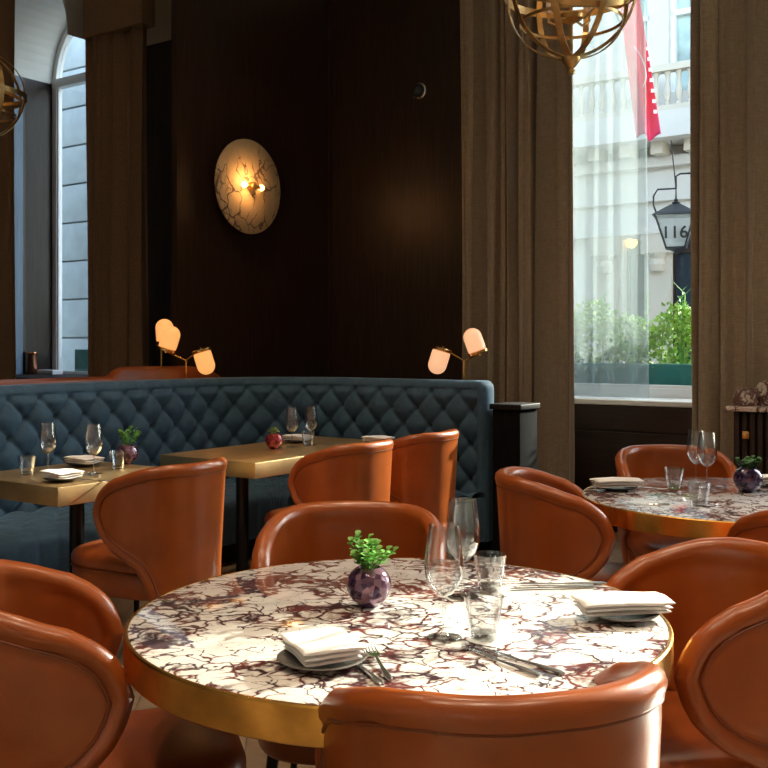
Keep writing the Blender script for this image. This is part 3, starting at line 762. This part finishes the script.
def pot(u, v, r, m, leafm, label, kind, seed, z=.7503, hgt=.07):
    p = top(u, v, .75)
    t = thing('potted_plant', label, 'potted plant', (p.x, p.y, z))
    rnd = random.Random(seed)
    pr = [(0, 0), (r * .42, 0)] + [(r * math.cos(R(a)), r * .93 + r * .93 * math.sin(R(a))) for a in range(-62, 56, 9)]
    rt = pr[-1][0]; zt = pr[-1][1]
    MB().lathe(pr + [(rt - .004, zt + .002), (rt - .006, zt - .012), (0, zt - .012)], 40).build('pot', m, t, True, 50)
    MB().lathe([(0, zt - .011), (rt - .007, zt - .011), (rt - .02, zt - .004), (0, zt - .002)], 20).build('soil', M['soil'], t)
    b = MB(); st = MB()
    def leaf(c, d, L, w):
        d = d.normalized(); s = d.cross(Vector((0, 0, 1))); s = s.normalized() if s.length > .01 else Vector((1, 0, 0)); nn = s.cross(d).normalized()
        rows = []
        for k in range(6):
            q = k / 5; ww = w * math.sin(PI * (q * .88 + .08)) ** .8; cc = c + d * L * q - Vector((0, 0, 1)) * L * .25 * q * q
            rows.append([cc - s * ww + nn * ww * .25, cc - nn * w * .0, cc + s * ww + nn * ww * .25])
        vs = [[b.bm.verts.new(p_) for p_ in r_] for r_ in rows]
        vs2 = [[b.bm.verts.new(p_ - nn * .0012) for p_ in r_] for r_ in rows]
        for A_, fl in ((vs, 0), (vs2, 1)):
            for i in range(5):
                for j in range(2):
                    f = [A_[i][j], A_[i + 1][j], A_[i + 1][j + 1], A_[i][j + 1]]; b.bm.faces.new(f)
    if kind == 'herb':
        for k in range(15):
            a = rnd.uniform(0, 2 * PI); q = math.sqrt(rnd.random()); base = Vector((rt * .5 * q * math.cos(a), rt * .5 * q * math.sin(a), zt - .005))
            tip = base + Vector((math.cos(a) * q * .045 + .006, math.sin(a) * q * .04, hgt * rnd.uniform(.55, 1.0) * (1.05 - .4 * q)))
            st.tube([base, (base + tip) / 2 + Vector((0, 0, .006)), tip], .0012, 5)
            for l in range(9):
                f = .3 + .7 * l / 8; c = base + (tip - base) * f; an = l * 2.4 + rnd.random()
                leaf(c, Vector((math.cos(an), math.sin(an), .35 + .5 * (l / 8))), rnd.uniform(.014, .021), rnd.uniform(.006, .009))
    else:
        for hd in range(6):
            a = hd * 1.05; q = 0 if hd == 0 else .55; c0 = Vector((rt * q * math.cos(a), rt * q * math.sin(a), zt + (.012 if hd else .026)))
            st.tube([Vector((c0.x, c0.y, zt - .008)), c0], .004, 6)
            for l in range(22):
                an = l * 2.4; el = .2 + 1.2 * l / 22
                leaf(c0, Vector((math.cos(an) * math.cos(el), math.sin(an) * math.cos(el), math.sin(el))), .026 - .008 * l / 22, .0065)
    st.build('stems', leafm, t); b.build('foliage', leafm, t, True, 60)
    return t
pot(369, 606, .052, M['pot_purple'], M['leaf'], 'purple mosaic glass pot with green herb on the large marble table', 'herb', 3, hgt=.10)
pot(127, 464, .057, M['pot_purple'], M['leaf'], 'purple mosaic pot with bushy green leaves on the left square table', 'herb', 5, hgt=.125)
pot(274, 449, .052, M['pot_red'], M['leaf_pale'], 'red mosaic pot with pale green succulent on the second brass table', 'succ', 6)
pot(748, 492, .058, M['pot_violet'], M['leaf_dark'], 'dark violet mosaic pot with small dark herb on the far round table', 'herb', 8, hgt=.06)

def plate(p, rz, napkin_label, plate_label, dark=False, nap=(.14, .125), lift=0, drz=0, dn=(0, 0), r=.09):
    t = thing('side_plate', plate_label, 'plate', (p.x, p.y, .7502), 0, 'small plates under napkins')
    MB().lathe([(0, .001), (r * .5, .001), (r * .55, .0), (r * .6, .003), (r * .95, .012), (r, .0155), (r - .003, .0165), (r * .6, .007), (0, .005)], 48).build('dish', M['plate_dark' if dark else 'plate'], t)
    n = thing('folded_napkin', napkin_label, 'napkin', (p.x + dn[0], p.y + dn[1], .7502 + .0165), rz, 'folded white napkins')
    w, d = nap
    # three folded layers joined by rounded folds on the left side
    for L, (zz, th, sh) in enumerate(((0, .009, .006), (.010, .009, .003), (.020, .010, 0))):
        def f(i, j, zz=zz, th=th, sh=sh):
            a = 2 * PI * j / 16; u = i / 13
            cx = (w / 2 - sh) ; c, s_ = math.cos(a), math.sin(a)
            x = math.copysign(abs(c) ** .35, c) * cx
            z = zz + th / 2 + math.copysign(abs(s_) ** .8, s_) * th / 2 * (1.0)
            y = (u - .5) * (d - 2 * sh)
            z += .0022 * math.sin(u * 6 + x * 30 + L) + .0012 * math.sin(x * 70)
            if i in (0, 13): z = zz + th / 2 + (z - zz - th / 2) * .55
            return (x, y, z)
        b = MB(); g = b.grid(14, 16, f, cv=True); b.bm.faces.new(g[0]); b.bm.faces.new(g[-1][::-1])
        b.build('fold', M['linen'], n, True, 50)
    return n
plate(top(322, 664), R(24), 'white napkin folded square on the front left plate of the large marble table', 'small grey plate under the napkin at front left of the large table', nap=(.125, .14), dn=(.0, .004), r=.085)
plate(top(622, 618), R(8), 'folded white napkin at the right side of the large marble table', 'small grey plate at the right side of the large marble table', nap=(.205, .10), r=.08)
plate(top(62, 481), R(-38), 'folded white napkin on dark plate near the front of the left square table', 'dark plate near the front edge of the left square table', True, nap=(.15, .13), r=.08)
plate(top(84, 466), R(-35), 'folded white napkin at the rear of the left square table', 'dark plate at the rear of the left square table', True, nap=(.17, .12), r=.085)
plate(top(298, 442.5), R(-30), 'folded napkin behind the glasses on the second brass table', 'dark plate behind the glasses on the second brass table', True, nap=(.16, .12), r=.085)
plate(top(378, 444), R(-30), 'sunlit folded white napkin at the far end of the second brass table', 'dark plate at the far end of the second brass table', True, nap=(.17, .12), r=.085)
plate(top(617, 490), R(10), 'folded white napkin at the left of the far round table', 'dark plate at the left of the far round table', True, nap=(.20, .11), r=.085)
plate(top(784, 487), R(-20), 'folded white napkin at the right edge of the far round table', 'dark plate at the right edge of the far round table', True, nap=(.18, .12), r=.085)

def make_knife():
    b = MB(); hand = [(-.006, -.11), (.006, -.11), (.0075, -.09), (.005, -.02), (.006, .0)]
    blade = [(.0045, .0), (.009, .02), (.0095, .06), (.006, .095), (.001, .11), (-.004, .105), (-.005, .0)]
    t = thing('table_knife', 'x', 'knife', group='steel table knives')
    MB().tube([(0, -.11, .003), (0, -.10, .004), (0, -.06, .004), (0, -.01, .0035), (0, .002, .003)], [.004, .007, .0065, .0045, .004], 10, flat=(1, .5)).build('handle', M['steel'], t)
    MB().prism(blade, .0022, .0038).build('blade', M['steel'], t, False); return t
def make_fork():
    t = thing('table_fork', 'x', 'fork', group='steel table forks')
    MB().tube([(0, -.10, .004), (0, -.08, .004), (0, -.03, .005), (0, .02, .008), (0, .03, .007)], [.004, .0075, .004, .003, .004], 10, flat=(1, .45)).build('handle', M['steel'], t)
    b = MB(); b.prism([(-.003, .026), (.003, .026), (.0115, .042), (.0115, .052), (-.0115, .052), (-.0115, .042)], .0055, .0075)
    for k in range(4):
        x = -.0098 + .0065 * k; b.tube([(x, .051, .0065), (x, .07, .005), (x, .088, .0085)], [.0018, .0016, .0009], 6)
    b.build('tines', M['steel'], t); return t
def cut(kind, u, v, rot, label, dz=.0003):
    p = top(u, v); place(kind, make_knife if kind == 'knife' else make_fork, (p.x, p.y, .75 + dz), R(rot), label)
cut('knife', 360, 668, 22, 'steel knife between napkin and front left fork on the large marble table')
cut('fork', 379, 665, 12, 'steel fork with upturned tines at the front left of the large marble table')
cut('knife', 499, 662, 36, 'left of two steel knives beside the nearer tumbler, front of the large table')
cut('knife', 517, 661, 42, 'right of two steel knives beside the nearer tumbler, front of the large table')
cut('knife', 553, 589, 97, 'front steel knife at the rear right of the large marble table')
cut('knife', 563, 585, 92, 'rear steel knife at the rear right of the large marble table')
cut('knife', 640, 505, 88, 'steel knife lying on the near side of the far round table')
cut('fork', 646, 489, -125, 'steel fork beside the napkin on the far round table')
cut('knife', 97, 481, 62, 'steel knife right of the front napkin on the left square table')
cut('fork', 84, 476, 60, 'steel fork between the two napkins on the left square table')
cut('knife', 334, 445, 70, 'steel knife right of the glasses on the second brass table')
cut('fork', 352, 447, 66, 'steel fork near the far napkin on the second brass table')

# ================================================================= RIBBED CONSOLE (right edge)
cn = thing('ribbed_console', 'dark ribbed console with marble top at the right edge before the curtain', 'console', W(-1.30, 6.13, 0), ROOM)
MB().box(-.42, .58, -.02, .22, .05, .955).build('body', M['wood_black'], cn, False)
for k in range(22):
    x = -.41 + k * .045
    MB().box(x, x + .028, -.045, -.02, .06, .945, .003).build('rib', M['wood_sill'], cn)
MB().box(-.46, .62, -.07, .24, .955, .985, .006).build('marble_top', M['marble_slab'], cn)
MB().box(-.36, -.32, -.062, -.045, .795, .84, .002).build('brass_handle', M['brass'], cn)
for i, (x0, x1, h, y0, lbl) in enumerate(((-.44, -.30, .11, .02, 'lowest'), (-.33, .02, .155, .09, 'middle'), (.0, .5, .16, .14, 'rear'))):
    poly = [(x0, 0), (x1, 0), (x1, h)] + [(x0 + .06 * (1 - math.sin(k * PI / 12)) , h - .06 * (1 - math.cos(k * PI / 12))) for k in range(0, 7)]
    poly = [(x0, 0), (x1, 0), (x1, h * .98), (x0 + .07, h), (x0 + .03, h - .015), (x0 + .008, h - .045)]
    o = MB().prism(poly, y0, y0 + .045, T).build('marble_upstand', M['marble_slab'], cn, False); o.location.z = .985
# ================================================================= LEFT SILL OBJECTS
def on_sill(u, depth_b, z=1.02):
    # point on the sill line b=depth_b seen in column u
    k = (u - XC) / FOC; Y = depth_b / (k * BX.x + BX.y); return Vector((k * Y, Y, z))
p = on_sill(31, 6.99)
cc = thing('wine_cooler', 'polished copper wine cooler on the arched window sill', 'wine cooler', p)
MB().lathe([(0, 0), (.07, 0), (.074, .006), (.076, .24), (.080, .25), (.074, .25), (.070, .24), (.068, .02), (0, .02)], 40).build('body', M['copper'], cc)
MB().lathe([(.076, .232), (.082, .236), (.082, .250), (.076, .252)], 40, close=True).build('rolled_rim', M['copper'], cc)
p = on_sill(19, 7.05)
o = MB().box(-.07, .07, -.06, .06, 0, .16, .004).box(-.05, .05, -.04, .04, .16, .21, .004).build('carton', M['paper'], None); o.location = p; o.rotation_euler = (0, 0, ROOM)
tag(o, 'pale carton left of the copper wine cooler on the window sill', 'carton')
p = on_sill(50, 7.08)
o = MB().box(-.14, .14, -.07, .07, 0, .05, .006).build('paper_stack', M['paper'], None); o.location = p; o.rotation_euler = (0, 0, ROOM)
tag(o, 'low stack of white menus right of the copper wine cooler', 'menus')

# ================================================================= OUTSIDE
struct('ground', MB().box(-40, 20, 7.45, 40, -.35, -.2), M['pavement']).name = 'floor_street'
# planter with hedge below the large window
pl = thing('window_planter', 'teal window box planter with leafy yellow-green hedge outside the large window', 'planter', W(-2.6, 7.85, 0), ROOM)
MB().box(-1.15, 1.15, -.2, .2, .82, 1.20, .01).build('planter_box', M['teal'], pl)
MB().box(-1.05, 1.05, -.03, .03, -.2, .82).build('planter_stand', M['lantern'], pl)
def bush(name, x0, x1, y0, y1, z0, z1, n, m, parent, seed, spike=True, label=None):
    rnd = random.Random(seed); b = MB()
    for k in range(n):
        x = rnd.uniform(x0, x1); top_ = z1 - .10 * (1 + math.sin(x * 7 + seed)) * .8 - .05 * math.sin(x * 19)
        z = z0 + (top_ - z0) * rnd.random() ** .7; y = rnd.uniform(y0, y1)
        d = Vector((rnd.uniform(-1, 1), rnd.uniform(-1, 1), rnd.uniform(-.2, 1.2))).normalized(); L = rnd.uniform(.03, .06); w = L * .36
        s = d.cross(Vector((rnd.uniform(-1, 1), rnd.uniform(-1, 1), rnd.uniform(-1, 1)))).normalized()
        c = Vector((x, y, z)); nn = s.cross(d) * w * .4
        v = [b.bm.verts.new(q) for q in (c, c + d * L * .45 + s * w + nn, c + d * L, c + d * L * .45 - s * w + nn)]
        v2 = b.bm.verts.new(c + d * L * .5 - nn * .2)
        for a_, b_ in ((0, 1), (1, 2), (2, 3), (3, 0)): b.bm.faces.new([v[a_], v[b_], v2])
    o = b.build(name, m, parent, False); o['kind'] = 'stuff'; return o
bush('hedge_leaves', -1.12, 1.12, -.2, .2, 1.15, 1.68, 5200, M['hedge'], pl, 4)
b = MB(); rnd = random.Random(2)
for k in range(26):
    x = rnd.uniform(-1.1, 1.1); z1 = rnd.uniform(1.5, 1.85)
    b.tube([(x, -.08, 1.18), (x + rnd.uniform(-.06, .06), -.1, z1 - .1), (x + rnd.uniform(-.12, .12), -.1, z1)], [.006, .005, .002], 6)
    for l in range(30):
        z = 1.25 + (z1 - 1.3) * l / 30; an = l * 2.4; b.tube([(x, -.09, z), (x + .035 * math.cos(an), -.09 + .035 * math.sin(an), z + .03)], [.003, .001], 4)
b.build('rosemary_sprigs', M['leaf'], pl)
# distant facade, parallel to the window wall
FB = 15.0
fc = thing('stone_building', 'cream stucco building with balcony across the street behind the large window', 'building', W(-5.8, FB, -.2), ROOM)
def fz(row, d=15.5): return 1.35 + (YH - row) / 1000 * d + .2
wall = MB()
A0, A1 = -24, 4.6
z_open = fz(215)
# ground floor wall pieces between the openings; local x = a + 5.8
holes = [(-15.5, -14.0), (-11.5, -10.0), (-7.5, -6.0), (-3.5, -2.0), (-.12, .30), (.60, 2.6)]
xs = [A0] + [v for h in holes for v in h] + [A1]
for i in range(0, len(xs), 2): wall.box(xs[i], xs[i + 1], 0, .4, 0, 14)
for h0, h1 in holes:
    wall.box(h0, h1, 0, .4, 3.2, 5.4); wall.box(h0, h1, 0, .4, 8.2, 14)
wall.build('wall', M['stone_white'], fc, False)
for h0, h1 in holes:
    g = MB().box(h0, h1, .2, .22, 0, 3.2).build('shop_window', M['dark_pane'], fc, False)
    MB().box(h0, h0 + .05, .14, .2, 0, 3.05).box(h1 - .05, h1, .14, .2, 0, 3.05).box(h0, h1, .14, .2, 1.75, 1.83).box(h0, h1, .14, .2, 2.97, 3.05).build('frame', M['copper'] if False else M['wood_sill'], g, False)
    g = MB().box(h0, h1, .2, .22, 5.4, 8.2).build('upper_window', M['green_pane'], fc, False)
    MB().box(h0, h0 + .07, .1, .2, 5.4, 8.2).box(h1 - .07, h1, .1, .2, 5.4, 8.2).box(h0, h1, .1, .2, 6.6, 6.68).build('frame', M['frame_white'], g, False)
MB().box(A0, A1, -.16, 0, 3.25, 3.42, .0).box(A0, A1, -.25, 0, 4.25, 4.40).box(A0, A1, -.10, 0, 3.75, 4.25).build('entablature', M['stone_white'], fc, False)
b = MB()
for k in range(57): b.box(A0 + k * .5, A0 + k * .5 + .18, -.5, -.1, 4.40, 4.58)
b.build('bracket', M['stone'], fc, False)
MB().box(A0, A1, -.75, 0, 4.58, 4.82).box(A0, A1, -.68, 0, 4.82, 4.98).build('balcony_slab', M['stone_white'], fc, False)
MB().box(A0, A1, -.68, -.50, 5.56, 5.66, .0).box(A0, A1, -.66, -.52, 4.98, 5.06).build('balustrade_rail', M['stone'], fc, False)
bal = None
for k in range(70):
    x = -7.2 + k * .17
    if bal is None: bal = MB().lathe([(0, 5.06), (.05, 5.06), (.05, 5.09), (.028, 5.11), (.055, 5.22), (.05, 5.28), (.025, 5.42), (.03, 5.50), (.05, 5.53), (.05, 5.56), (0, 5.56)], 12, cy=-.59).build('baluster', M['stone'], fc); o = bal
    else: o = bal.copy(); C.objects.link(o); o.parent = fc
    o.location = (x, 0, 0)
for x in (-9.2, -4.9, -1.75, -.60, .25, 2.9):
    MB().box(x, x + .42, -.08, 0, 0, 3.05).box(x + .03, x + .39, -.10, -.08, .3, 2.4).box(x - .04, x + .46, -.14, 0, 2.95, 3.25).lathe([(0, 2.66), (.10, 2.68), (.13, 2.78), (.11, 2.86), (.16, 2.95), (0, 2.95)], 16, cx=x + .21, cy=-.10).build('pilaster', M['stone'], fc, False)
MB().ball((-.02, .08, fz(241)), .10).build('lit_globe', mat('amber_shop_light', (1, .6, .2), .4, emit=((1, .55, .1), 1.4)), fc)
# lantern with number 116 on a bracket
k = (676 - XC) / FOC; LY = 12.4
lt = thing('street_lantern', 'black iron lantern numbered 116 seen at the right of the large window', 'lantern', (k * LY, LY, 1.35 + (YH - 253) / 1000 * LY), R(-20))
def sq(r, z): return [Vector((sx * r, sy * r, z)) for sx, sy in ((-1, -1), (1, -1), (1, 1), (-1, 1))]
H = .58
b = MB()
lo, hi = sq(.11, .06), sq(.235, .47)
for i in range(4):
    b.tube([lo[i], hi[i]], .014, 6); b.tube([lo[i], lo[(i + 1) % 4]], .014, 6); b.tube([hi[i], hi[(i + 1) % 4]], .016, 6)
b.lathe([(0, -.02), (.015, -.01), (.02, .01), (.06, .03), (.13, .05), (.13, .065), (0, .065)], 16)
b.build('iron_frame', M['lantern'], lt)
b = MB(); vs = [b.bm.verts.new(v) for v in sq(.27, .46)] + [b.bm.verts.new(v) for v in sq(.06, .60)]
for i in range(4): b.bm.faces.new([vs[i], vs[(i + 1) % 4], vs[4 + (i + 1) % 4], vs[4 + i]])
b.bm.faces.new(vs[:4]); b.bm.faces.new(vs[4:]); b.lathe([(0, .59), (.04, .60), (.05, .625), (.02, .64), (.028, .66), (0, .69)], 16)
b.build('roof', M['lantern'], lt, False)
b = MB(); vs = [b.bm.verts.new(v) for v in sq(.105, .065)] + [b.bm.verts.new(v) for v in sq(.228, .46)]
for i in range(4): b.bm.faces.new([vs[i], vs[(i + 1) % 4], vs[4 + (i + 1) % 4], vs[4 + i]])
b.build('glass', M['frost'], lt, False)
fcv = bpy.data.curves.new('numerals', 'FONT'); fcv.body = '116'; fcv.size = .21; fcv.align_x = 'CENTER'; fcv.extrude = .003; fcv.offset = .003
tmp = bpy.data.objects.new('tmp', fcv); C.objects.link(tmp); bpy.context.view_layer.update()
me = bpy.data.meshes.new_from_object(tmp.evaluated_get(bpy.context.evaluated_depsgraph_get())); bpy.data.objects.remove(tmp)
me.materials.clear(); me.materials.append(M['number'])
o = bpy.data.objects.new('numerals', me); C.objects.link(o); o.parent = lt; o.location = (0, -.195, .17); o.rotation_euler = (R(90 + 17), 0, 0)
MB().tube([(0, 0, .66), (0, 0, .80), (-.22, 0, .80), (-.27, 0, .72), (-.27, 0, .60), (-.24, 0, .52)], .012, 8).tube([(0, 0, .80), (.0, 0, .95), (.05, .0, .98), (.5, 0, .98)], .012, 8).tube([(.5, 0, 1.3), (.5, 0, .2)], .03, 8).tube([(-.0, 0, .8), (-.06, 0, 1.4)], .008, 6).tube([(.5, 0, 1.3), (.5, 2.6, 1.3)], .03, 8).build('bracket', M['lantern'], lt)
# flag
FY = 11.5
fp = Vector(((608 - XC) / FOC * FY, FY, 1.35 + (YH + 6) / 1000 * FY))
fl = thing('pink_flag', 'pink and red vertical flag hanging from a slanted pole outside the large window', 'flag', fp)
b = MB()
def flag_f(i, j):
    u = i / 40; v = j / 40                     # u across, v down
    # narrow gathered top spreading slightly, hanging down to the right
    wdt = .22 + .03 * v; x = .10 + .24 * v + u * wdt
    y = .05 * math.sin(u * 9 + v * 2) * (.4 + v); z = .25 - 1.9 * v - .10 * (1 - u) * 0 + .06 * math.sin(u * 8) * v * .5
    if v < .35: z -= u * .18 * (1 - v / .35) * 0
    return (x, y, z)
b.grid(41, 41, flag_f); o = b.build('cloth', M['flag'], fl, True, 80); so = o.modifiers.new('cloth', 'SOLIDIFY'); so.thickness = .004
b = MB(); pts = []
for kx in range(22):
    q = kx / 21; a = -1.3 + q * 4.6
    pts.append((.33 + .05 * math.sin(a) + .05 * q, -.11, -.62 - .50 * q + .02 * math.cos(a * 2)))
b.tube(pts, .008, 6, flat=(1, .5))
for kx in range(7):
    z = -.66 - kx * .12; b.box(.46 + .014 * kx - .05, .46 + .014 * kx - .01, -.115, -.105, z - .02, z + .02)
b.build('white_lettering', M['white_paint'], fl)
MB().tube([(-.06, .02, .16), (.16, .3, -.10), (.52, .9, -.44)], .018, 8).build('pole', M['steel'], fl)
# rusticated stone wing seen through the arched window
rw = thing('stone_wing', 'pale rusticated stone wall seen through the arched window', 'building', W(-11.6, 9.2, -.2), ROOM)
b = MB().box(-3, 1.15, .06, .8, 0, 10)
b.build('core', M['stone_grey'], rw, False)
b = MB()
for r_ in range(18):
    z = r_ * .55; o_ = .18 if r_ % 2 else 0
    b.box(-3, 1.17, -.02, .06, z + .012, z + .538, .008)
b.build('rusticated_blocks', M['stone_grey'], rw)
wb = thing('window_box', 'small dark window box with green plant outside the arched window', 'planter', W(-9.2, 7.75, 0), ROOM)
MB().box(-.6, .6, -.15, .15, .75, 1.30, .01).build('box', M['teal'], wb)
MB().box(-.5, .5, -.03, .03, -.2, .75).build('stand', M['lantern'], wb)
bush('leaves', -.25, .25, -.12, .12, 1.28, 1.95, 420, M['leaf'], wb, 7)

# ================================================================= ADDED FILL, DISC BULB AND DAYLIGHT
def area(name, loc, size, power, col, rot=(0, 0, 0), cat=None):
    l = bpy.data.lights.new(name, 'AREA'); l.shape = 'DISK'; l.size = size; l.energy = power; l.color = col
    o = bpy.data.objects.new(name, l); C.objects.link(o); o.location = loc; o.rotation_euler = rot; return o
# unseen ceiling lights, added as fill to brighten the room
for i, (x, y) in enumerate(((-1.6, .6), (0, .6), (1.6, .6), (-2.4, 3.2), (-.2, 3.4), (1.9, 3.2), (-.9, 5.4))):
    t = thing('fill_light', 'added ceiling fill light above the dining room', 'fill light', (x, y, CEIL), 0, 'added ceiling fill lights')
    MB().lathe([(.05, -.001), (.075, -.001), (.075, -.008), (.05, -.008)], 32, close=True).build('trim_ring', M['antique'], t)
    o = area('fill_lamp', (0, 0, -.02), .10, 13, (1.0, .74, .50)); o.parent = t; o.data.spread = R(100)
    MB().lathe([(0, -.002), (.05, -.002), (.05, -.004), (0, -.004)], 24).build('lens', M['bulb_soft'], t)
pt = bpy.data.lights.new('bulb_light', 'POINT'); pt.energy = 3.0; pt.color = (1, .48, .16); pt.shadow_soft_size = .03
o = bpy.data.objects.new('bulb_light', pt); C.objects.link(o); o.parent = dl; o.location = (.17, -.06, .02)

sun = bpy.data.lights.new('sun', 'SUN'); sun.energy = 13.0; sun.color = (1.0, .88, .72); sun.angle = R(.8)
so_ = bpy.data.objects.new('sun', sun); C.objects.link(so_)
sd = Vector((.77 * math.cos(R(23.5)), .637 * math.cos(R(23.5)), math.sin(R(23.5))))
so_.rotation_euler = sd.to_track_quat('Z', 'Y').to_euler()
wd = bpy.data.worlds.new('sky'); sc.world = wd; wd.use_nodes = True
nt = wd.node_tree; bg = nt.nodes['Background']
sky = nt.nodes.new('ShaderNodeTexSky'); sky.sky_type = 'NISHITA'; sky.sun_disc = False; sky.sun_elevation = R(35); sky.sun_rotation = R(50); sky.dust_density = 2.0
hs = nt.nodes.new('ShaderNodeHueSaturation'); hs.inputs['Saturation'].default_value = .7; nt.links.new(sky.outputs[0], hs.inputs['Color'])
nt.links.new(hs.outputs[0], bg.inputs[0]); bg.inputs[1].default_value = .93

cam = bpy.data.cameras.new('camera'); co = bpy.data.objects.new('camera', cam); C.objects.link(co)
co.location = (0, 0, CAMZ); co.rotation_euler = (PI / 2, 0, 0)
cam.sensor_width = 36; cam.lens = 36 * FOC / 768; cam.shift_y = -(384 - YH) / 768; cam.clip_start = .05
sc.camera = co
sc.view_settings.view_transform = 'Standard'; sc.view_settings.look = 'None'; sc.view_settings.gamma = 1; sc.view_settings.exposure = 0.24
sc.view_settings.use_curve_mapping = False
